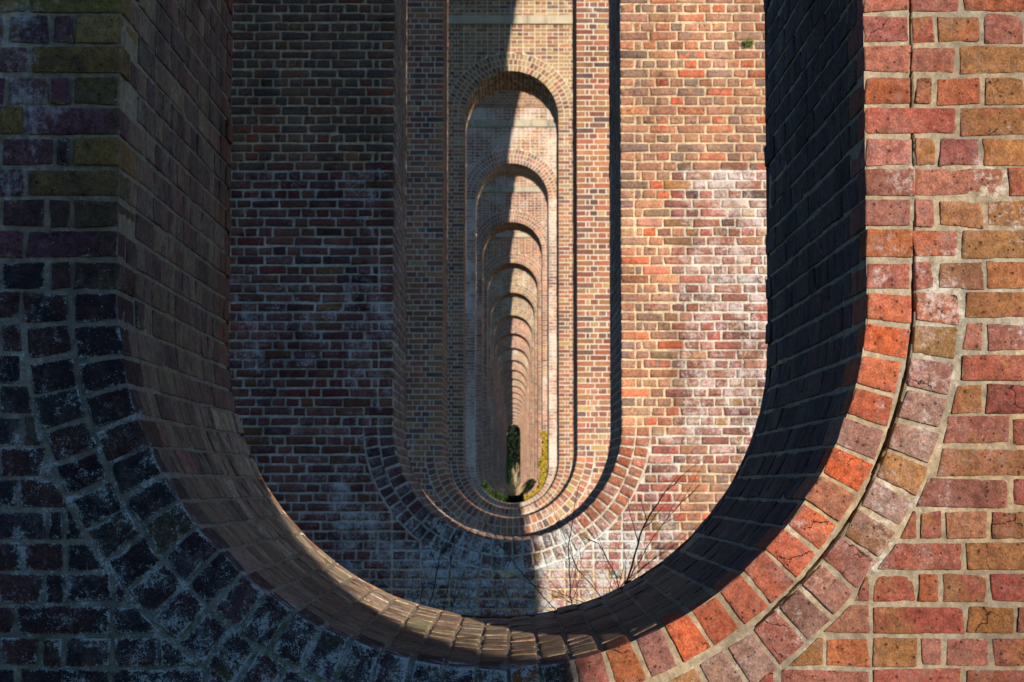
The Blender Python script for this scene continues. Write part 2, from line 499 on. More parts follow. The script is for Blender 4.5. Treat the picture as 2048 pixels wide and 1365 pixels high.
    col, lf, bf, rr = lichen_bloom(g, co, col, wx, fine * (1.5 if fine > 200 else 1), 11., (.50, .55, .54, 1), (.60, .53, .51, 1), pr[1], ed if fine > 200 else None, .8)
    g.L(col, b.inputs['Base Color'])
    hh = g.m('ADD', g.m('ADD', hgt, g.m('MULTIPLY', g.noise(cb, 26, 4, .6), 1.1)), g.m('MULTIPLY', g.noise(co, 160, 6, .7), .5))
    bp = node(nt, 'ShaderNodeBump'); bp.inputs['Strength'].default_value = 1.0
    bp.inputs['Distance'].default_value = .0075
    g.L(hh, bp.inputs['Height']); g.L(bp.outputs[0], b.inputs['Normal'])
    return m
def mortar_material(name, fine=230., near=True):
    m, nt, b = new_mat(name); g = NG(nt)
    co, oi, tc = seeded_coord(g)
    wx = g.attr('wx')
    n1 = g.noise(co, 1.6, 5, .6)
    f = g.step(n1, .38, 3.5)
    col = g.mix(f, (.33, .305, .25, 1), (.46, .35, .21, 1)) if near and fine > 200 else g.mix(f, (.56, .53, .47, 1), (.62, .55, .44, 1))
    if fine > 200: col = g.mix(g.m('MULTIPLY', g.sep(wx.outputs['Color'])[0], 1.2, clamp=True), col, (.27, .28, .285, 1))
    # tan repointed zone carried in alpha
    col = g.mix(wx.outputs['Alpha'], col, (.66, .52, .35, 1))
    n2 = g.noise(co, 36, 7, .7)
    col = g.mix(1.0, col, g.mix(g.step(n2, .3, 2.4), (.42, .40, .38, 1), (1.3, 1.27, 1.22, 1)), 'MULTIPLY')
    n3 = g.noise(co, 11, 5, .65)
    col = g.mix(g.m('MULTIPLY', g.step(n3, .52, 7.0), .6), col, (.19, .165, .13, 1))
    col = stains(g, co, col)
    v = g.voro(co, 260); vc = g.sep(v.outputs['Color'])
    col = g.mix(g.m('MULTIPLY', g.step(vc[0], .8, 5.0), .5), col, (.17, .13, .10, 1))
    col, lf, bf, rr = lichen_bloom(g, co, col, wx, fine, 11., (.54, .59, .58, 1), (.68, .64, .58, 1), None, 0.22)
    mo = g.m('MULTIPLY', g.step(g.noise(co, 14, 6, .7), g.m('SUBTRACT', .98, g.m('MULTIPLY', rr[2], .34)), 6.0), .75)
    col = g.mix(mo, col, (.06, .09, .02, 1))
    g.L(col, b.inputs['Base Color'])
    bp = node(nt, 'ShaderNodeBump'); bp.inputs['Strength'].default_value = .9; bp.inputs['Distance'].default_value = .004
    g.L(g.m('ADD', g.noise(co, 120, 6, .75), g.m('MULTIPLY', n2, .8)), bp.inputs['Height'])
    g.L(bp.outputs[0], b.inputs['Normal'])
    return m
def ramp(nt, stops, const=True):
    n = node(nt, 'ShaderNodeValToRGB'); cr = n.color_ramp
    cr.interpolation = 'CONSTANT' if const else 'LINEAR'
    while len(cr.elements) < len(stops): cr.elements.new(.5)
    for e, (p, c) in zip(cr.elements, stops): e.position = p; e.color = (*c, 1)
    return n
def far_brick(name):
    m, nt, b = new_mat(name); g = NG(nt)
    co, oi, tc = seeded_coord(g)
    prm, wx = g.attr('prm'), g.attr('wx')
    w_ = node(nt, 'ShaderNodeTexWhiteNoise', noise_dimensions='3D')
    g.L(g.vm('ADD', g.vm('MULTIPLY', prm.outputs['Color'], (91.7, 57.1, 33.3)), g.vm('MULTIPLY', oi.outputs['Location'], (1.0, .173, 1.0))), w_.inputs['Vector'])
    oc = g.sep(oi.outputs['Color'])                    # r yellow, g whitened, b dark
    reds = ramp(nt, [(0, (.35, .165, .09)), (.18, (.25, .10, .07)), (.33, (.43, .20, .10)), (.49, (.21, .12, .09)),
                     (.62, (.31, .17, .085)), (.75, (.38, .14, .085)), (.90, (.14, .09, .08)), (.95, (.40, .28, .12))])
    yel = ramp(nt, [(0, (.33, .21, .10)), (.25, (.27, .15, .08)), (.45, (.36, .25, .12)), (.65, (.24, .11, .07)), (.8, (.36, .27, .15)), (.92, (.16, .09, .06))])
    g.L(w_.outputs['Value'], reds.inputs[0]); g.L(w_.outputs['Value'], yel.inputs[0])
    wc = g.sep(w_.outputs['Color'])
    zz = g.noise(co, .35, 3, .5)
    sx = node(nt, 'ShaderNodeSeparateXYZ'); g.L(tc.outputs['Object'], sx.inputs[0])
    hi = g.m('ADD', .35, g.m('MULTIPLY', g.step(sx.outputs[2], 7.6, .9), .65))
    yf = g.step(g.m('ADD', wc[1], g.m('MULTIPLY', zz, .6)), g.m('SUBTRACT', 1.45, g.m('MULTIPLY', g.m('MULTIPLY', oc[0], hi), 1.35)), 4.0)
    col = g.mix(yf, reds.outputs[0], yel.outputs[0])
    n2 = g.noise(co, 30, 5, .65)
    col = g.mix(1.0, col, g.mix(g.step(n2, .3, 2.2), (.68, .67, .67, 1), (1.25, 1.22, 1.2, 1)), 'MULTIPLY')
    ringf = g.sep(g.attr('bk').outputs['Color'])[2]
    keep = g.m('SUBTRACT', 1.0, g.m('MULTIPLY', ringf, .6))
    bn = g.m('ADD', g.m('MULTIPLY', g.noise(co, 1.6, 4, .6), .5), g.m('MULTIPLY', g.noise(g.vm('MULTIPLY', co, (1, 1, 1.8)), 17, 6, .75), .5))
    bf = g.m('MULTIPLY', g.m('MULTIPLY', g.step(bn, g.m('SUBTRACT', .66, g.m('MULTIPLY', oc[1], .27)), 9.0), .8), keep)
    col = g.mix(bf, col, (.62, .55, .48, 1))
    col, lf, b2, rr = lichen_bloom(g, co, col, wx, 60., 6., (.50, .52, .47, 1), (.62, .56, .50, 1))
    col = stains(g, g.vm('MULTIPLY', co, (.6, .6, .6)), col)
    g.L(col, b.inputs['Base Color'])
    return m
def far_mortar(name):
    m, nt, b = new_mat(name); g = NG(nt)
    co, oi, tc = seeded_coord(g); wx = g.attr('wx')
    oc = g.sep(oi.outputs['Color'])
    f = g.step(g.noise(co, .6, 5, .6), .4, 3.5)
    col = g.mix(f, (.62, .58, .51, 1), (.66, .58, .46, 1))
    col = g.mix(oc[1], col, (.70, .65, .57, 1))
    n2 = g.noise(co, 25, 5, .7)
    col = g.mix(1.0, col, g.mix(g.step(n2, .3, 2.2), (.68, .67, .65, 1), (1.15, 1.13, 1.1, 1)), 'MULTIPLY')
    col, lf, bf, rr = lichen_bloom(g, co, col, wx, 60., 6., (.50, .52, .47, 1), (.66, .61, .54, 1))
    g.L(col, b.inputs['Base Color'])
    return m
def tex_brick(name, uv=False):
    """plain walling seen only edge-on or from behind: English-looking coursing"""
    m, nt, b = new_mat(name); g = NG(nt)
    tc = node(nt, 'ShaderNodeTexCoord'); oi = node(nt, 'ShaderNodeObjectInfo')
    if uv: vec = tc.outputs['UV']
    else:
        s = node(nt, 'ShaderNodeSeparateXYZ'); g.L(tc.outputs['Object'], s.inputs[0])
        c = node(nt, 'ShaderNodeCombineXYZ'); g.L(g.m('ADD', s.outputs[0], s.outputs[1]), c.inputs[0]); g.L(s.outputs[2], c.inputs[1])
        vec = c.outputs[0]
    bt = node(nt, 'ShaderNodeTexBrick'); g.L(vec, bt.inputs['Vector'])
    bt.inputs['Scale'].default_value = 1.0; bt.inputs['Brick Width'].default_value = .2275
    bt.inputs['Row Height'].default_value = PW; bt.inputs['Mortar Size'].default_value = .006
    bt.squash_frequency = 2; bt.squash = .5
    bt.inputs['Color1'].default_value = (.20, .085, .06, 1); bt.inputs['Color2'].default_value = (.34, .20, .10, 1)
    bt.inputs['Mortar'].default_value = (.42, .37, .29, 1)
    n = g.noise(tc.outputs['Object'], 1.4, 8, .7)
    col = g.mix(g.m('MULTIPLY', g.step(n, .52, 5.0), .5), bt.outputs['Color'], (.42, .36, .28, 1))
    g.L(col, b.inputs['Base Color'])
    return m
def stone_material():
    m, nt, b = new_mat('limestone'); g = NG(nt)
    co, oi, tc = seeded_coord(g)
    n = g.noise(co, 2.2, 8, .7)
    col = g.mix(g.step(n, .38, 3.0), (.46, .40, .28, 1), (.30, .28, .23, 1))
    st = g.noise(g.vm('MULTIPLY', co, (7.0, 7.0, .7)), 1.0, 5, .6)
    col = g.mix(g.m('MULTIPLY', g.step(st, .52, 6.0), .6), col, (.12, .11, .095, 1))
    g.L(col, b.inputs['Base Color']); return m

M_BN = brick_material('brick_near'); M_MN = mortar_material('mortar_near')
M_BM = brick_material('brick_mid', 110., True); M_MM = mortar_material('mortar_mid', 110.)
M_BF = far_brick('brick_distant'); M_MF = far_mortar('mortar_distant')
M_TB = tex_brick('brick_plain'); M_TU = tex_brick('brick_vault', True); M_ST = stone_material()

# ---------------------------------------------------------------- weathering fields (x, z in pier space)
def sstep(v, a, b): t = np.clip((v - a) / (b - a), 0, 1); return t * t * (3 - 2 * t)
def wx_none(V): return np.zeros((len(V), 3))
def wx_near(V):
    x, y, z = V[:, 0], V[:, 1], V[:, 2]
    rr = np.hypot(x, z - CB); n = fbm(V * 1.9, 5, 3)
    face = sstep(-y, -.25, -.02)
    side = sstep(-x + .10 * n, -.30, -.05)
    low = 1 - sstep(z + .3 * n, 1.75, 2.35)
    bott = (1 - sstep(rr, 1.0, 1.45)) * (1 - sstep(z, 1.1, 1.55))
    L = face * np.clip(side * (.15 + .5 * low + .45 * (1 - sstep(z, 1.15, 1.5)) * (1 - sstep(-x, .65, 1.2))), 0, 1)
    L = L * .66 * (1 + .35 * n)
    Bm = face * (side * (.34 + .42 * sstep(z, 2.1, 2.4) * sstep(-x, 1.0, 1.15)) + (1 - side) * (.30 + .5 * n))
    Bm = Bm + (1 - face) * .16
    rgt = (x > 0) * ((rr > R + RB) & (rr < R + 2 * RB + .01) & (z < CB + .1)) * .22 * face
    D = np.clip(face * side * low + (1 - sstep(z, 1.15, 1.4)) * (.9 + .6 * (y < .35) * (x < .15)), 0, 1.6)
    return np.stack([L, np.clip(Bm + rgt, 0, 1), D], 1)
def rep_zone(x, z, n=0.0):
    """newer, evenly bonded repair work on the second pier"""
    top = sstep(z + .02 * n, 4.10, 4.18)
    lane = (x > 0) * (1 - sstep(x + .07 * n, 1.27, 1.43)) * sstep(z, 2.0, 2.04)
    lane2 = (x > 0) * sstep(x, 1.35, 1.4) * (z < 1.75) * (z > 1.1)
    return np.clip(top + lane + lane2, 0, 1)
def wx_second(V):
    x, y, z = V[:, 0], V[:, 1], V[:, 2]
    n = fbm(V * 2.2, 9, 4); rep = rep_zone(x, z)
    face = sstep(-y, -.25, -.02)
    low = 1 - sstep(z + .25 * n, 1.05, 1.6)
    mid = 1 - sstep(np.abs(x - .1) + .2 * n, .75, 1.25)
    L = face * low * (.30 + .55 * mid)
    Bm = face * (1 - rep) * (.36 + .3 * n + .34 * sstep(x, 1.0, 1.5) + .2 * (1 - sstep(np.abs(x + 1.0), .2, .5)) * (z < 3.2)) + .12
    Bm = Bm + .25 * face * sstep(x, 0, .3) * (1 - sstep(z, 1.2, 1.7)) * (1 - sstep(x, 1.0, 1.4))
    return np.stack([np.clip(L, 0, 1), np.clip(Bm, 0, 1), low * .6], 1)
def wx_far(V):
    x, y, z = V[:, 0], V[:, 1], V[:, 2]
    n = fbm(V * 1.2, 15, 3)
    low = 1 - sstep(z + .3 * n, 1.0, 1.7)
    return np.stack([low * .55, np.clip(.32 + .5 * n + low * .35, 0, 1), low * .4], 1)

# ---------------------------------------------------------------- brick colours
def jitc(rng, c, a=.12):
    f = 1 + rng.normal(0, a); return [max(.01, q * f * (1 + rng.normal(0, .05))) for q in c]
def choose(rng, pal):
    wts = np.array([p[0] for p in pal], float); return pal[rng.choice(len(pal), p=wts / wts.sum())][1]
RED, ROSE, OCH, ORG = (.32, .095, .065), (.33, .13, .095), (.29, .145, .06), (.37, .125, .055)
BRN, PUR, OLV, BLK = (.24, .11, .06), (.20, .085, .095), (.32, .215, .065), (.042, .030, .038)
def pick_near(rng, kind, x, y, z):
    p = [rng.random(), rng.random(), rng.random()]
    if kind == 'lining':
        c1 = choose(rng, [(3, (.23, .165, .115)), (2, (.18, .13, .10)), (3, (.27, .205, .135)), (1, (.26, .14, .10)), (1, (.15, .11, .09))])
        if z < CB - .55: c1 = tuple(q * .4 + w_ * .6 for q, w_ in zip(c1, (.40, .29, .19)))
        if z < CB - .25 and x < .2 and y > .9: c1 = tuple(q * .3 + w_ * .7 for q, w_ in zip(c1, (.52, .43, .30)))  # sun patch on the back lower lip painted in as paler brick
        if x < -.3: c1 = tuple(q * 1.4 for q in c1)  # left jamb lighter: bounced light put into the colour
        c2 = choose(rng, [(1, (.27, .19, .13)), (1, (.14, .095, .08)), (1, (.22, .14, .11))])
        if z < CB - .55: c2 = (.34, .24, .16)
        if x > .3 and z > CB - .75: c1 = tuple(q * .5 for q in c1); c1 = (c1[0], c1[1] * 1.05, c1[2] * 1.35); c2 = (.13, .085, .09)  # right jamb darker and bluer: its shade put into the colour
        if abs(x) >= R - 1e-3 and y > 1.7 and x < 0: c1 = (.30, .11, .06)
        return jitc(rng, c1), c2, p
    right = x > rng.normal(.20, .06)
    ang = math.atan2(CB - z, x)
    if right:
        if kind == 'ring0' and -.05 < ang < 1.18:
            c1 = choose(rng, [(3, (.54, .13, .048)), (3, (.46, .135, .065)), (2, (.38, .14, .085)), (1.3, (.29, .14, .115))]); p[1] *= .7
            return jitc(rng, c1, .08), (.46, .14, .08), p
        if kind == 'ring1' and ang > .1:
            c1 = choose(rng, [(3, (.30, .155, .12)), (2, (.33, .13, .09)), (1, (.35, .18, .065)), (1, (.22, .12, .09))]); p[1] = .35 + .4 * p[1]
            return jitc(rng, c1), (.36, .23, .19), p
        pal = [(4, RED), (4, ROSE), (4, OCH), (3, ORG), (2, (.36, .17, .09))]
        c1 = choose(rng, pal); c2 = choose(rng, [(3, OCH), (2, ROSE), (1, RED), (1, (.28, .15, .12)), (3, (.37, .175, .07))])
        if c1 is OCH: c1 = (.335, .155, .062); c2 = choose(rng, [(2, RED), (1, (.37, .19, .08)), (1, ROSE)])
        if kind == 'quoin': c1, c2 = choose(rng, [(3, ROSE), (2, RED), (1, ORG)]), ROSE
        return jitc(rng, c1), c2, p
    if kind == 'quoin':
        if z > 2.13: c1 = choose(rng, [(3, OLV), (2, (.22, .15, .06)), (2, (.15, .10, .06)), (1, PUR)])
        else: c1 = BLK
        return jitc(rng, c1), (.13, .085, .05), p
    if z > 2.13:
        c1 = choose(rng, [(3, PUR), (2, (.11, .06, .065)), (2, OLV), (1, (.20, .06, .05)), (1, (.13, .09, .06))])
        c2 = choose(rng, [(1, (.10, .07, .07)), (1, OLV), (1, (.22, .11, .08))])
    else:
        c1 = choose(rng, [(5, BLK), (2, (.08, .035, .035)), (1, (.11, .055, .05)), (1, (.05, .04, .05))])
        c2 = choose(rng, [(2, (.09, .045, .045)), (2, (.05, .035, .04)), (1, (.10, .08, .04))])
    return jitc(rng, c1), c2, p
def pick_second(rng, kind, x, y, z):
    p = [rng.random(), rng.random(), rng.random()]
    if kind == 'lining':
        return jitc(rng, choose(rng, [(2, (.38, .26, .20)), (2, (.31, .20, .15)), (1, (.40, .27, .18))])), (.42, .31, .25), p
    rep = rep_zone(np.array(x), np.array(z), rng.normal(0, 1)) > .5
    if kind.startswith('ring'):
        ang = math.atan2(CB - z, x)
        if x < 0: c_ = choose(rng, [(2, (.15, .055, .055)), (2, (.09, .05, .055)), (1, (.20, .08, .07))]); return jitc(rng, c_), (.17, .10, .10), p  # left ring bricks darker, shade painted into their colour
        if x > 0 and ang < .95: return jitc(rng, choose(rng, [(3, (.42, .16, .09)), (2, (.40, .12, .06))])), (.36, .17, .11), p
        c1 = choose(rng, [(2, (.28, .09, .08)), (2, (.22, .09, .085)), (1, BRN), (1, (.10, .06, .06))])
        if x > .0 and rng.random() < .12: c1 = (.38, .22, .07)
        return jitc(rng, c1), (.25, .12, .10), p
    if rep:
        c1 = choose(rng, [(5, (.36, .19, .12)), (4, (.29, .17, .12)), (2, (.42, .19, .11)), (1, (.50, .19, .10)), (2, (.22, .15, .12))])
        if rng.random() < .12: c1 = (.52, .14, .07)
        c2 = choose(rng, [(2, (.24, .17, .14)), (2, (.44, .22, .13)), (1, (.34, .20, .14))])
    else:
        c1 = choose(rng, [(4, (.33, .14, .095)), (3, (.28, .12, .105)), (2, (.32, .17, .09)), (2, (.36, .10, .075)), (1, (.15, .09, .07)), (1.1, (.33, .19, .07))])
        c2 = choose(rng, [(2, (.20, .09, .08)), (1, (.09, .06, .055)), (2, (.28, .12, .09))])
        if x < 0: c1 = tuple(q * shade_f for q, shade_f in zip(c1, (.62, .50, .55)))  # left half darkened: shade put into the brick colour
    light_k = 1.25 if x > 0 else (.60 if rep else 1.0)  # sun and shade painted in: right half lighter, left repairs darker
    return jitc(rng, [min(q * light_k, .8) for q in c1], .16), tuple(q * light_k for q in c2), p
def pick_far(rng, kind, x, y, z):
    p = [rng.random(), rng.random(), rng.random()]
    return ((.3, .12, 1.0) if kind.startswith('ring') else (.3, .12, 0.0)), (.3, .12, .07), p

# ---------------------------------------------------------------- one pier
LOW = template(1, 1, 1)
MID = template(4, 2, 3, .1)
HI = template(20, 5, 8, .04)
FIELDS = {}
def box_mesh(name, x0, x1, y0, y1, z0, z1, mats, bev=.01, xt=None):
    """bevelled block; xt = half width at the top when the sides batter"""
    xt = xt if xt is not None else x1
    r = bev
    prof = [(z0, 0.0), (z1 - r, 0.0), (z1, -r)]
    V = []; F = []
    for z, o in prof:
        xx = x1 + (xt - x1) * (z - z0) / (z1 - z0) + o
        V += [(-xx, y0 - o, z), (xx, y0 - o, z), (xx, y1 + o, z), (-xx, y1 + o, z)]
    for a in range(2):
        for i in range(4):
            j = (i + 1) % 4; F.append([a * 4 + i, a * 4 + j, a * 4 + 4 + j, a * 4 + 4 + i])
    F.append([8, 9, 10, 11]); F.append([3, 2, 1, 0])
    me = bpy.data.meshes.new(name); me.from_pydata(V, [], F); me.update()
    for m in mats: me.materials.append(m)
    return me
def build_pier(level, seed):
    """returns meshes {part: mesh}"""
    global J
    J = {2: .0106, 1: .0140, 0: .0135}[level]
    rng = np.random.default_rng(seed)
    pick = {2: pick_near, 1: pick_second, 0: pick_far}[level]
    wxf = {2: wx_near, 1: wx_second, 0: wx_far}[level]
    BM, MM = {2: (M_BN, M_MN), 1: (M_BM, M_MM), 0: (M_BF, M_MF)}[level]
    jit = {2: .0022, 1: .0028, 0: .0014}[level]; yd = {2: .0012, 1: .0011, 0: .0010}[level]
    irr = {2: (lambda x, z: .07), 1: (lambda x, z: .03 if z > 4.14 else .22), 0: (lambda x, z: .10)}[level]
    out = {}
    def assemble(B, sheets, hi_sel=None, am=1.0):
        parts = []
        if level and hi_sel is not None:
            Cc = np.array(B.C).mean(1); s = hi_sel(Cc)
            q = B.arrays(HI if level == 2 else MID, wxf, True, seed, s, 1.0 if level == 2 else .55, am * (.62 if level == 2 else .5))
            if q: parts.append((*q, 0, True))
            q = B.arrays(LOW, wxf, False, seed, ~s)
            if q: parts.append((*q, 0, False))
        else:
            parts.append((*B.arrays(LOW, wxf, False, seed), 0, False))
        return parts + sheets
    def finish(name, parts, extra=()):
        V, F, A, Bc, P, X, MI, SM = combine(parts)
        return make_mesh(name, V, F, [BM, MM, *extra], MI, A, Bc, P, X, SM)
    rec = .0045 if level != 1 else .0058
    def zone_of(V):
        return rep_zone(V[:, 0], V[:, 2]) if level == 1 else np.zeros(len(V))
    # ---- mortar bed of the front
    if level == 2:
        P = outline(.0095, .0756, 3.9)
        offs = np.concatenate([np.arange(0, .094, .0095), np.arange(.095, .1265, .0021), np.arange(.133, 1.45, .0095), [1.6, 2.0, 3.0, 9]])
    elif level == 1:
        P = outline(.03, .15, 5.2)
        offs = np.concatenate([np.arange(0, 2.4, .035), [3.0, 9]])
    else:
        P = outline(.12, .4, 3.0); offs = np.array([0, .12, .25, .5, .9, 1.5, 9])
    V, t, F = face_sheet(P, offs, rec)
    # keep the bed just clear of the stone and plinth it runs behind
    Vf = V.reshape(-1, 3); tt = t.ravel()
    if level == 2:
        n = fbm(Vf * 28, 31, 3); n2 = fbm(Vf * 95, 37, 2)
        Vf[:, 1] += .0006 + .0024 * n + .0016 * n2
        # open joint behind the first ring and the closers on the sunny side
        rr = np.where(Vf[:, 2] < CB, np.hypot(Vf[:, 0], Vf[:, 2] - CB), np.abs(Vf[:, 0]))
        along = fbm(np.stack([Vf[:, 2] * 5.1, Vf[:, 0] * 4.3, Vf[:, 2] * 0], 1), 77, 3)
        lowz = sstep(Vf[:, 2], 1.22, 1.36) * (1 - sstep(Vf[:, 2], 2.02, 2.2))
        rr = rr + .0022 * fbm(Vf * 45, 91, 2)
        wid = .0022 + .0042 * np.clip(lowz * (along + .75) + (1 - lowz) * (along - .15), 0, 1)
        slit = (np.abs(rr - (R + .1195 - wid)) < wid) & (Vf[:, 0] > 0) & (Vf[:, 2] > 1.15) & (lowz * (along + .75) + (1 - lowz) * (along + .1) > .12)
        Vf[:, 1] += .095 * slit
        crumb = (np.abs(rr - (R + .107)) < .012) & (Vf[:, 0] > 0)
        Vf[:, 1] += crumb * lowz * .006 * fbm(Vf * 60, 5, 2)
    X0 = sheet_part(Vf, F, wxf, 1, level == 2)
    X0 = list(X0); w0 = X0[5]; w0[:, 3] = zone_of(Vf); X0[5] = w0; X0 = tuple(X0)
    # ---- back, ends
    Pb = outline(.3, .6, 3.0); Vb, tb, Fb = face_sheet(Pb, [0, 9], T, True)
    Xb = sheet_part(Vb, Fb, wx_none, 2, False)
    ends = []
    for s in (-1, 1):
        Ve = np.array([[s * HW(-1), rec, -1], [s * HW(-1), T, -1], [s * HW(ZTOP), T, ZTOP], [s * HW(ZTOP), rec, ZTOP]])
        ends.append(sheet_part(Ve, np.array([[0, 1, 2, 3] if s > 0 else [3, 2, 1, 0]]), wx_none, 2, False))
    hs = {2: lambda c: (np.abs(c[:, 0]) < 2.0) & (c[:, 2] > .8) & (c[:, 2] < 3.9),
          1: lambda c: (np.abs(c[:, 0]) < 2.9) & (c[:, 2] > .3) & (c[:, 2] < 5.6), 0: None}[level]
    B = lay_face(rng, pick, jit, irr, yd, level == 2)
    out['wall'] = finish('pier_wall', assemble(B, [X0, Xb, *ends], hs), (M_TB,))
    # ---- rings
    out['lower_ring'] = finish('inverted_ring', assemble(lay_ring(rng, pick, True, jit, yd, level == 2), [], hs))
    out['upper_ring'] = finish('arch_ring', assemble(lay_ring(rng, pick, False, jit, yd), [], None))
    # ---- lining
    ys = np.arange(0, T + .001, {2: .0095, 1: .05, 0: .19}[level]); ys[0] = rec; ys[-1] = T
    if level == 2: P2 = outline(.0095, .0756, 4.3)
    elif level == 1: P2 = outline(.03, .15, 5.2)
    else: P2 = outline(.08, .4, 2.1)
    V, F = line_sheet(P2, ys, (.0022 if level == 0 else .003) if level < 2 else .0040)
    Vf = V.reshape(-1, 3)
    if level == 2:
        n = fbm(Vf * 28, 41, 3); back = sstep(Vf[:, 1], T - .05, T - .01) * .016; nn_ = np.repeat(P2[:, 2:], len(ys), 0)
        Vf[:, 0] += nn_[:, 0] * back; Vf[:, 2] += nn_[:, 1] * back; nn = np.repeat(P2[:, 2:], len(ys), 0); edge = sstep(Vf[:, 1], .0, .03)
        Vf[:, 0] += nn[:, 0] * .0016 * n * edge; Vf[:, 2] += nn[:, 1] * .0016 * n * edge
    hs2 = {2: lambda c: c[:, 2] < 4.3, 1: lambda c: c[:, 2] < 5.6, 0: None}[level]
    out['lining'] = finish('opening_lining', assemble(lay_lining(rng, pick, jit * .6, yd * .5), [sheet_part(Vf, F, wxf, 1, level == 2)], hs2, .75))
    out['string_course'] = box_mesh('string_course', -9, HW(10.47) + .05, -.05, T + .05, 10.47, 10.64, [M_ST], .02, HW(10.64) + .05)
    out['impost'] = box_mesh('impost', -9, HW(10.96) + .04, -.045, T + .045, 10.96, 11.02, [M_TB], .015, HW(11) + .04)
    out['plinth'] = box_mesh('plinth', -9, HW(-1) + .05, -.051, T + .05, -1.0, ZPL - .004, [MM if level < 2 else M_MN], .012, HW(ZPL) + .05)
    return out
def place_pier(meshes, y, label, color=(0.3, .3, 0, 1)):
    r = thing('brick_pier', label, 'viaduct pier', (0, y, 0), 'pierced brick piers of the viaduct in a row')
    for part, nm in (('wall', 'wall'), ('lining', 'opening_lining'), ('lower_ring', 'arch_ring'), ('upper_ring', 'arch_ring'),
                     ('string_course', 'string_course'), ('impost', 'impost_course'), ('plinth', 'plinth')):
        o = link(nm, meshes[part], r); o.color = color
    return r

near = build_pier(2, 11)
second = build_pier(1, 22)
far = build_pier(0, 33)
ORD = ['nearest', 'second', 'third', 'fourth', 'fifth', 'sixth', 'seventh', 'eighth', 'ninth', 'tenth', 'eleventh', 'twelfth',
       'thirteenth', 'fourteenth', 'fifteenth', 'sixteenth', 'seventeenth', 'eighteenth', 'nineteenth', 'twentieth',
       'twenty-first', 'twenty-second', 'twenty-third', 'last']
LOOK = {0: ('nearest brick pier, its huge oval opening framing the whole picture, right side sunlit orange red', (0, 0, 0, 1)),
        1: ('second pier through the big oval, red brick darkened by shade left and cream streaked orange brick right', (0, 0, 0, 1)),
        2: ('third pier inside the second oval, plain red brick with a tan bottom edge', (.25, .12, 0, 1)),
        3: ('fourth pier, highest arch top in view, yellow stock brick above a triple brick ring', (.85, .15, 0, 1)),
        4: ('fifth pier, whitened brickwork under a cream stone band', (.3, .85, 0, 1)),
        5: ('sixth pier, pale pinkish brick with ivy on its lower right', (.2, .55, 0, 1)),
        6: ('seventh pier, reddish brick arch below the white spotted one', (.2, .35, 0, 1)),
        7: ('eighth pier, pale yellow arch ring over red brick', (.75, .5, 0, 1)),
        8: ('ninth pier, smooth pale yellow brick between two arch shadows', (1, .5, 0, 1)),
        9: ('tenth pier, dull red brick arch after the two yellow ones', (.1, .3, 0, 1)),
        10: ('eleventh pier, warm orange red brick arch', (.2, .15, 0, 1)),
        11: ('twelfth pier, greyish yellow mottled brick arch', (.8, .6, 0, 1))}
place_pier(near, 0, *LOOK[0])
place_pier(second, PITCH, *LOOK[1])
NP = 24
crng = random.Random(4)
for i in range(2, NP):
    if i in LOOK: lb, c = LOOK[i]
    else:
        c = (crng.choice([.1, .2, .3, .7]), crng.choice([.2, .3, .5]), 0, 1)
        lb = ('%s pier counted from the front, tiny arch deep in the tunnel of openings' % ORD[i]) if i < NP - 1 else \
            'last pier of the tunnel of openings, tiny oval showing dark foliage'
    place_pier(far, PITCH * i, lb, c)
place_pier(far, -PITCH, 'pier just behind the camera whose corner shades the left of the row', (.2, .3, 0, 1))
place_pier(far, -2 * PITCH, 'pier two bays behind the camera', (.2, .3, 0, 1))

# ---------------------------------------------------------------- the arches that carry the deck
def vault_mesh():
    hw = HW(ZTOP); n = 40; prof = [(-GAP - T / 2, ZTOP + .02), (-GAP, ZTOP + .02)]
    prof = [(T / 2 + .001, ZTOP + .02), (T, ZTOP + .02)]
    rr = GAP / 2; cy = T + rr
    for i in range(1, n): a = math.pi * i / n; prof.append((cy - rr * math.cos(a), ZTOP + .02 + rr * math.sin(a)))
    prof += [(PITCH, ZTOP + .02), (PITCH + T / 2 - .001, ZTOP + .02), (PITCH + T / 2 - .001, 16.9), (T / 2 + .001, 16.9)]
    V = []; F = []; U = []
    m = len(prof); L = [0]
    for a, b in zip(prof[:-1], prof[1:]): L.append(L[-1] + math.dist(a, b))
    for s in (-1, 1):
        for (y, z) in prof: V.append((s * hw, y, z))
    for i in range(m - 1):
        F.append((i, i + 1, m + i + 1, m + i)); U.append([(0, L[i]), (0, L[i + 1]), (2 * hw, L[i + 1]), (2 * hw, L[i])])
    F.append((m - 1, 0, m, 2 * m - 1)); U.append([(0, 0)] * 4)
    k = m - 2
    top0, top1 = m - 1, m - 2           # far top, near top indexes
    for s in (0, 1):
        o = s * m
        for i in range(0, m - 3):
            y0, z0 = prof[i]; y1, z1 = prof[i + 1]
            a = len(V); V.append((V[o][0], y0, 16.9)); V.append((V[o][0], y1, 16.9))
            q = (o + i, a, a + 1, o + i + 1) if s == 0 else (o + i, o + i + 1, a + 1, a)
            F.append(q); U.append([(V[j][1], V[j][2]) for j in q])
    me = bpy.data.meshes.new('vault'); me.from_pydata(V, [], F); me.update()
    uv = me.uv_layers.new(name='UVMap'); c = 0
    for f, us in zip(me.polygons, U):
        for li, u in zip(f.loop_indices, us): uv.data[li].uv = u
    me.materials.append(M_TU); return me
VM = vault_mesh(); PM = {}
par = {}
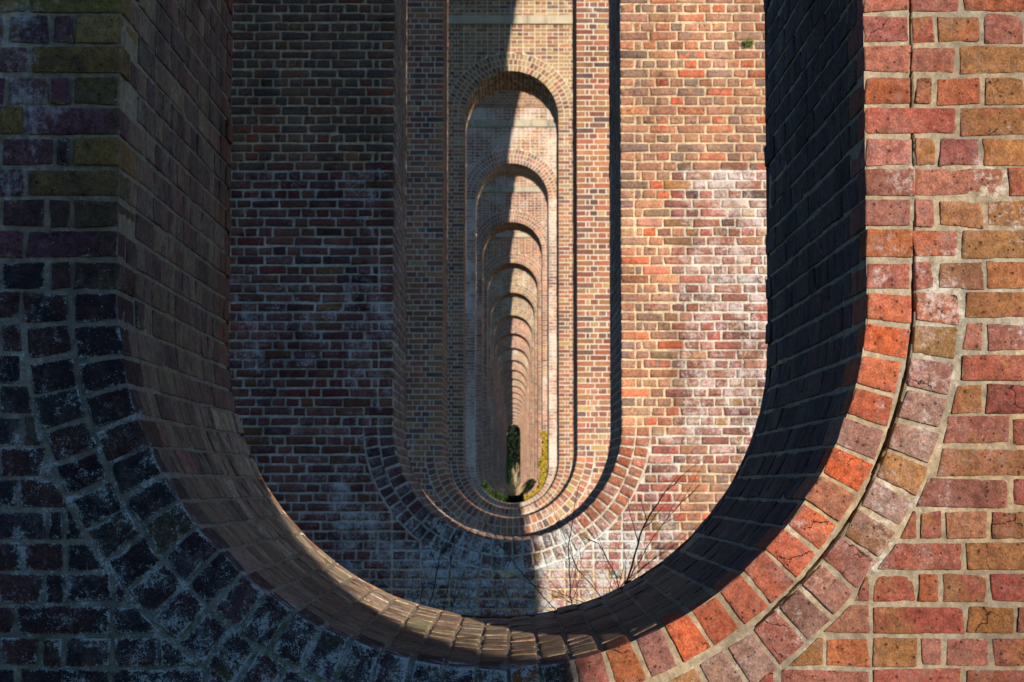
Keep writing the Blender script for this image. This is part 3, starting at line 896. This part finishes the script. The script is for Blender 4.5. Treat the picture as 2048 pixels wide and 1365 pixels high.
for s in (-1, 1):
    me = bpy.data.meshes.new('parapet')
    x0, x1 = (s * 4.1, s * 4.5); y0, y1 = T / 2 + .001, PITCH + T / 2 - .001
    V = []
    for z, g_ in ((16.9, .0), (17.0, .08), (17.1, .08), (17.15, 0), (18.1, 0), (18.12, .06), (18.25, .06)):
        xa, xb = min(x0, x1) - g_, max(x0, x1) + g_
        V += [(xa, y0, z), (xb, y0, z), (xb, y1, z), (xa, y1, z)]
    F = [[a * 4 + i, a * 4 + (i + 1) % 4, a * 4 + 4 + (i + 1) % 4, a * 4 + 4 + i] for a in range(6) for i in range(4)] + [[24, 25, 26, 27], [3, 2, 1, 0]]
    me.from_pydata(V, [], F); me.update(); me.materials.append(M_ST); par[s] = me
for i in range(-3, NP):
    where = 'between the %s and %s piers' % (ORD[i], ORD[i + 1]) if 0 <= i < NP - 1 else \
        ('over the spot where the camera stands' if i == -1 else 'beyond the last pier' if i >= NP - 1 else 'in bay %s behind the camera' % ('one' if i == -2 else 'two'))
    a = thing('viaduct_arch', 'high round brick arch carrying the deck ' + where, 'viaduct arch', (0, PITCH * i, 0), 'main arches of the viaduct')
    link('vault', VM, a)
    for s in (-1, 1): link('parapet', par[s], a)

# ---------------------------------------------------------------- ground and far end
def ground():
    m, nt, b = new_mat('grass_and_litter'); g = NG(nt)
    tc = node(nt, 'ShaderNodeTexCoord'); co = tc.outputs['Object']
    col = g.mix(g.step(g.noise(co, .5, 8, .65), .42, 5.0), (.055, .07, .02, 1), (.13, .10, .05, 1))
    col = g.mix(1.0, col, g.mix(g.noise(co, 22, 6, .7), (.5, .5, .5, 1), (1.4, 1.4, 1.4, 1)), 'MULTIPLY')
    g.L(col, b.inputs['Base Color'])
    bp = node(nt, 'ShaderNodeBump'); bp.inputs['Distance'].default_value = .05; g.L(g.noise(co, 12, 8, .7), bp.inputs['Height']); g.L(bp.outputs[0], b.inputs['Normal'])
    xs = np.concatenate([np.linspace(-1500, -60, 12), np.linspace(-50, 50, 60), np.linspace(60, 1500, 12)])
    ys = np.concatenate([np.linspace(-1500, -50, 12), np.linspace(-40, 280, 130), np.linspace(300, 1800, 14)])
    X, Y = np.meshgrid(xs, ys, indexing='ij')
    P = np.stack([X, Y, X * 0], -1)
    Z = .10 * fbm(P * .35, 3, 3) + .25 * fbm(P * .05, 8, 2) * np.clip(np.abs(X) / 20, 0, 1)
    Z += np.clip((Y - 262) / 20, 0, 1) ** 1.5 * 9
    V = np.stack([X, Y, Z], -1).reshape(-1, 3)
    me = make_mesh('ground', V, grid_faces(len(xs), len(ys), False, True), [m], smooth=np.ones((len(xs) - 1) * (len(ys) - 1)))
    o = link('ground', me); o['kind'] = 'structure'
ground()

# ---------------------------------------------------------------- twigs and leaves
def twig_mat(name, c):
    m, nt, b = new_mat(name); g = NG(nt); tc = node(nt, 'ShaderNodeTexCoord')
    n = g.noise(tc.outputs['Object'], 60, 5, .6)
    g.L(g.mix(g.step(n, .35, 3.0), tuple(q * .55 for q in c) + (1,), tuple(q * 1.2 for q in c) + (1,)), b.inputs['Base Color'])
    b.inputs['Roughness'].default_value = .7
    return m
def leaf_mat(name, c1, c2, tr=.3):
    m, nt, b = new_mat(name); g = NG(nt); gi = node(nt, 'ShaderNodeNewGeometry')
    r = node(nt, 'ShaderNodeTexWhiteNoise', noise_dimensions='1D')
    g.L(gi.outputs['Random Per Island'], r.inputs['W'])
    g.L(g.mix(r.outputs['Value'], (*c1, 1), (*c2, 1)), b.inputs['Base Color'])
    b.inputs['Roughness'].default_value = .55
    return m
M_TW = twig_mat('dark_twig', (.055, .032, .022)); M_TP = twig_mat('pale_twig', (.30, .22, .15))
M_DRY = twig_mat('dry_stem', (.70, .54, .30)); M_BARK = twig_mat('bark', (.10, .08, .055))
class Tubes:
    def __init__(s): s.V = []; s.F = []
    def add(s, pts, r0, r1, n=5):
        pts = [Vector(p) for p in pts]; base = len(s.V)
        for i, p in enumerate(pts):
            d = (pts[min(i + 1, len(pts) - 1)] - pts[max(i - 1, 0)]).normalized()
            a = d.cross(Vector((.13, .92, .3))).normalized(); b = d.cross(a)
            r = r0 + (r1 - r0) * i / (len(pts) - 1)
            for k in range(n):
                t = 2 * math.pi * k / n; s.V.append(p + (a * math.cos(t) + b * math.sin(t)) * r)
        for i in range(len(pts) - 1):
            for k in range(n):
                q = base + i * n; s.F.append((q + k, q + (k + 1) % n, q + n + (k + 1) % n, q + n + k))
    def mesh(s, name, m):
        me = bpy.data.meshes.new(name); me.from_pydata([tuple(v) for v in s.V], [], s.F); me.update(); me.materials.append(m)
        for p in me.polygons: p.use_smooth = True
        return me
def smooth_line(pts, rnd, n=4, wob=.0014):
    out = []
    P = [Vector(p) for p in pts]; P = [P[0] * 2 - P[1]] + P + [P[-1] * 2 - P[-2]]
    for i in range(1, len(P) - 2):
        for k in range(n):
            t = k / n
            q = .5 * ((2 * P[i]) + (-P[i - 1] + P[i + 1]) * t + (2 * P[i - 1] - 5 * P[i] + 4 * P[i + 1] - P[i + 2]) * t * t + (-P[i - 1] + 3 * P[i] - 3 * P[i + 1] + P[i + 2]) * t ** 3)
            out.append(q + Vector((rnd.gauss(0, wob), rnd.gauss(0, wob), rnd.gauss(0, wob))))
    out.append(P[-2]); return out
def sapling(name, label, base, stems, mat, r0, side=3, seed=0, group='bare winter saplings between the first two piers'):
    """stems: lists of (dx, dz) in metres over the foot, each going down to the ground"""
    rnd = random.Random(seed)
    t = thing(name, label, 'sapling', base, group)
    for si, st in enumerate(stems):
        tb = Tubes(); dy = 0.0; sl = rnd.uniform(-.12, .16)
        x0, z0 = st[0]; foot = (x0 * .4 + (st[1][0] - x0) * -1.2 * .3, rnd.uniform(-.03, .03), -base[2] * 0)
        pts = [(x0 * .35, 0, 0)] + [(x, sl * z, z) for x, z in st]
        ln = smooth_line(pts, rnd)
        rr = r0 * (1 if si == 0 else rnd.uniform(.45, .8))
        tb.add(ln, rr, .0009, 6)
        for k in range(side):
            i = rnd.randrange(len(ln) // 3, len(ln) - 2); p = ln[i]; d = (ln[i + 1] - ln[i]).normalized()
            q = [p]; L = rnd.uniform(.08, .3)
            dr = (d + Vector((rnd.uniform(-.9, .9), rnd.uniform(-.6, .6), rnd.uniform(-.1, .5)))).normalized()
            for j in range(1, 6): dr = (dr + Vector((rnd.gauss(0, .12), rnd.gauss(0, .12), rnd.gauss(.02, .1)))).normalized(); q.append(q[-1] + dr * L / 5)
            tb.add(q, max(.0013, rr * .35), .0006, 4)
        link('stem' if si == 0 else 'shoot', tb.mesh('stem', mat), t)
    return t
KZ = 1 / (3.4125 * 503)
def zz(lst, gx, gz, k): return [((x - gx) * k, (gz - y) * k) for x, y in lst]
# feet stand on the ground about a metre below the lip of the opening
up = .98
def raise_(l): return [(x, z + up) for x, z in l]
B1 = [[(625, 1130), (650, 960), (680, 880), (740, 690), (800, 480), (900, 310), (960, 225), (1030, 180), (1085, 190)],
      [(630, 1180), (650, 950), (700, 860), (790, 700), (880, 540), (1000, 390), (1110, 270), (1230, 165)],
      [(510, 1200), (600, 1040), (680, 890), (800, 790), (940, 680), (1080, 600)],
      [(540, 1180), (640, 1050), (760, 960), (900, 850)],
      [(500, 1210), (580, 1060), (660, 900), (600, 740), (520, 600), (440, 565)],
      [(600, 1180), (560, 1020), (470, 880), (370, 770), (330, 680)]]
sapling('bare_sapling', 'tallest bare sapling fanning out against the sunlit second pier', (.457, 3.15, 0),
        [raise_(zz(q, 625, 1260, KZ)) for q in B1], M_TW, .0060, 6, 1)
B2 = [[(360, 1270), (345, 1080), (330, 880), (325, 640), (350, 480), (370, 340), (405, 200)],
      [(510, 1210), (520, 1100), (480, 1040), (340, 990), (180, 930), (80, 905)],
      [(440, 1260), (390, 1100), (250, 980), (120, 1080)]]
sapling('bare_sapling', 'single upright bare whip right of the shadow edge', (.303, 3.3, 0),
        [raise_(zz(q, 360, 1270, KZ * 1.02)) for q in B2], M_TW, .0036, 4, 2)
K5 = 1 / (3.545 * 500)
B3 = [[(1430, 880), (1340, 750), (1100, 500), (960, 320), (800, 90)], [(1090, 930), (1000, 730), (950, 600), (910, 520)]]
sapling('bare_sapling', 'long thin dark shoot leaning left across the shaded bricks', (.29, 3.2, 0),
        [raise_(zz(q, 1430, 950, K5)) for q in B3], M_TW, .003, 2, 3)
B4 = [[(530, 930), (570, 650), (600, 460), (650, 250), (690, 130)], [(630, 900), (670, 600), (690, 420), (720, 240)],
      [(690, 910), (720, 680), (760, 500)], [(495, 900), (490, 650), (497, 520)], [(440, 880), (420, 640), (430, 480)]]
sapling('bare_sapling', 'clump of upright thin shoots left of centre in the shade', (-.30, 3.4, 0),
        [raise_(zz(q, 530, 950, K5 * 1.03)) for q in B4], M_TW, .0032, 3, 4)
B5 = [[(400, 870), (340, 700), (280, 600), (190, 430), (130, 330)], [(330, 850), (230, 600), (130, 400)]]
sapling('bare_sapling', 'leftmost pair of dark shoots leaning left in the shade', (-.37, 3.2, 0),
        [raise_(zz(q, 400, 880, K5)) for q in B5], M_TW, .003, 2, 5)
B6 = [[(945, 950), (910, 830), (800, 660), (740, 560), (700, 545)], [(800, 660), (850, 620), (870, 560)]]
sapling('bare_sapling', 'pale forked dead stalk in front of the shaded lower bricks', (-.06, 3.0, 0),
        [raise_(zz(B6[0], 945, 950, K5))], M_TP, .003, 3, 6)

def leaves(name, pts, size, mat, parent, rnd, flat=None):
    V = []; F = []
    for p in pts:
        s = size * rnd.uniform(.6, 1.35); n = Vector((rnd.gauss(0, 1), rnd.gauss(0, 1), rnd.gauss(0, 1)))
        if flat is not None: n = n * .55 + Vector(flat)
        n.normalize(); a = n.orthogonal().normalized(); a.rotate(__import__('mathutils').Quaternion(n, rnd.uniform(0, 6.28))); b = n.cross(a); c = Vector(p)
        i = len(V)
        V += [c - a * s, c - b * s * .55 + n * s * .12, c + a * s, c + b * s * .55 + n * s * .12]; F.append((i, i + 1, i + 2, i + 3))
    me = bpy.data.meshes.new(name); me.from_pydata([tuple(v) for v in V], [], F); me.update(); me.materials.append(mat)
    return link(name, me, parent)
M_IVY = leaf_mat('yellowing_ivy', (.22, .26, .02), (.50, .26, .03)); M_GRN = leaf_mat('green_leaf', (.04, .10, .02), (.13, .22, .04))
M_DG = leaf_mat('shade_leaf', (.012, .03, .008), (.04, .08, .02)); M_YEW = leaf_mat('evergreen_leaf', (.005, .010, .005), (.018, .028, .010)); M_LG = leaf_mat('fresh_leaf', (.05, .14, .02), (.12, .22, .04))
def ring_band(rnd, n, a0, a1, r0, r1, y0, y1, ztop=None):
    out = []
    for _ in range(n):
        a = rnd.uniform(a0, a1)
        r = rnd.uniform(r0, r1)
        if a < 0: out.append((r, rnd.uniform(y0, y1), CB - a * 1.15 * 1.0))
        else: out.append((r * math.cos(a), rnd.uniform(y0, y1), CB - r * math.sin(a)))
    return out
rnd = random.Random(7)
y6 = PITCH * 5
iv = thing('ivy', 'yellow and orange ivy climbing the sunny lower right of the sixth pier', 'ivy', (0, y6, 0))
leaves('foliage', [(x + .05 * math.sin(z * 5.1) + .03 * math.sin(z * 13), y, z) for x, y, z in ring_band(rnd, 2600, -1.0, 1.45, R - .04, R + .2, -.2, 0)], .045, M_IVY, iv, rnd, (0, -1, .3))
tb = Tubes()
for k in range(5):
    tb.add(smooth_line([(.2 + .1 * k, -.03, 0), (.45 + .08 * k, -.04, .9), (.85 + .04 * k, -.04, 1.5), (1.0 + .03 * k, -.03, 2.6)], rnd, 4, .01), .01, .004, 4)
link('stem', tb.mesh('stem', M_BARK), iv)
iv = thing('ivy', 'dark green ivy filling the shaded bottom left of the fifth opening', 'ivy', (0, PITCH * 4 + T, 0))
leaves('foliage', [(x, y, z + .05) for x, y, z in ring_band(rnd, 4200, 1.0, 2.6, R - .13, R + .1, .02, .5) if x < .3], .035, M_DG, iv, rnd)
tb = Tubes()
for k in range(4): tb.add(smooth_line([(-.5 + .2 * k, .1, -.2), (-.45 + .15 * k, .1, .6), (-.6 + .25 * k, .1, 1.25)], rnd, 4, .01), .01, .004, 4)
link('stem', tb.mesh('stem', M_BARK), iv)
bu = thing('bush', 'small green bush low on the right between two far piers', 'bush', (.62, PITCH * 7 - 1.6, 0))
pts = []
for _ in range(3600):
    v = Vector((rnd.gauss(0, 1), rnd.gauss(0, 1), rnd.gauss(0, 1))).normalized() * rnd.uniform(.35, 1) ** .5
    pts.append((v.x * .34 + v.z * .16, v.y * .5, 1.25 + v.z * .65))
leaves('foliage', pts, .035, M_GRN, bu, rnd)
tb = Tubes(); tb.add([(0, 0, -.1), (.02, 0, .6), (.05, .02, 1.3)], .03, .01); link('stem', tb.mesh('stem', M_BARK), bu)
dr = thing('dry_shrub', 'straw coloured dead shrub catching the sun at the bottom of the tunnel', 'shrub', (.06, PITCH * 5 + .35, 1.17))
tb = Tubes()
for k in range(85):
    a = rnd.uniform(-1, 1); h = rnd.uniform(.2, .55) if abs(a) > .35 else rnd.uniform(.4, 1.15)
    tb.add(smooth_line([(rnd.gauss(0, .05), rnd.gauss(0, .1), 0), (a * .12, rnd.gauss(0, .15), h * .5), (a * .36 + rnd.gauss(0, .05), rnd.gauss(0, .2), h)], rnd, 4, .012), .013, .006, 4)
link('stem', tb.mesh('stem', M_DRY), dr)

# far end: trees and undergrowth beyond the last pier
yE = PITCH * NP
def tree(label, x, y, h, cr, seed, mat, nl=5200, size=.16):
    r = random.Random(seed); t = thing('evergreen_tree', label, 'tree', (x, y, 0), 'trees beyond the end of the viaduct')
    tb = Tubes(); tb.add([(0, 0, -.5), (.1, 0, h * .3), (.05, .1, h * .75), (.1, 0, h * .95)], h * .035, .03, 7)
    pts = []
    for k in range(34):
        hh = h * (.12 + .85 * k / 34); a = r.uniform(0, 6.28); L = cr * (1 - .75 * (hh / h) ** 2) * r.uniform(.65, 1.1)
        e = Vector((math.cos(a) * L, math.sin(a) * L, hh + L * .15)); tb.add([(0, 0, hh - .3), tuple(e * .5 + Vector((0, 0, hh * .5 - .1))), tuple(e)], .05, .015, 4)
        for _ in range(nl // 34):
            u = r.uniform(.3, 1.05); s = cr * .17
            pts.append((e.x * u + r.gauss(0, s), e.y * u + r.gauss(0, s), hh + L * .15 * u + r.gauss(0, s * .8)))
    link('trunk', tb.mesh('trunk', M_BARK), t); leaves('crown', pts, size, mat, t, r)
tree('dark evergreen filling the tiny last opening', .6, yE + 5.5, 18, 4.2, 1, M_YEW, 15000, .2)
tree('dark evergreen standing left behind the last pier', -5.5, yE + 8, 12, 3.4, 2, M_YEW)
tree('dark evergreen standing right behind the last pier', 6.5, yE + 7, 10.5, 3.3, 3, M_YEW)
bu = thing('bush', 'bright green leafy bush at the left edge of the last opening', 'bush', (-.75, yE - GAP - T - .9, 0))
pts = []
for _ in range(3200):
    z = rnd.uniform(0, 1) ** .8 * 5.2
    pts.append((rnd.gauss(0, .14) + .16 * math.sin(z * 1.6), rnd.gauss(0, .25), z + .2))
leaves('foliage', pts, .07, M_LG, bu, rnd)
tb = Tubes(); tb.add([(0, 0, -.1), (.1, 0, 2), (.02, .02, 4.8)], .04, .01); link('stem', tb.mesh('stem', M_BARK), bu)

tf = thing('wall_tuft', 'little green tuft rooted high in a joint of the sunlit second pier', 'plant', (1.94, PITCH - .002, 5.15))
pts = []
for _ in range(160):
    v = Vector((rnd.gauss(0, .035), -abs(rnd.gauss(0, .03)), rnd.gauss(.0, .018))); pts.append(tuple(v * .7))
leaves('foliage', pts, .008, M_LG, tf, rnd)
tb = Tubes()
for k in range(9): tb.add([(0, .01, 0), (rnd.gauss(0, .03), -.03, .01), (rnd.gauss(0, .05), -.06, rnd.gauss(0, .03))], .0014, .0006, 4)
link('stem', tb.mesh('stem', M_GRN), tf)
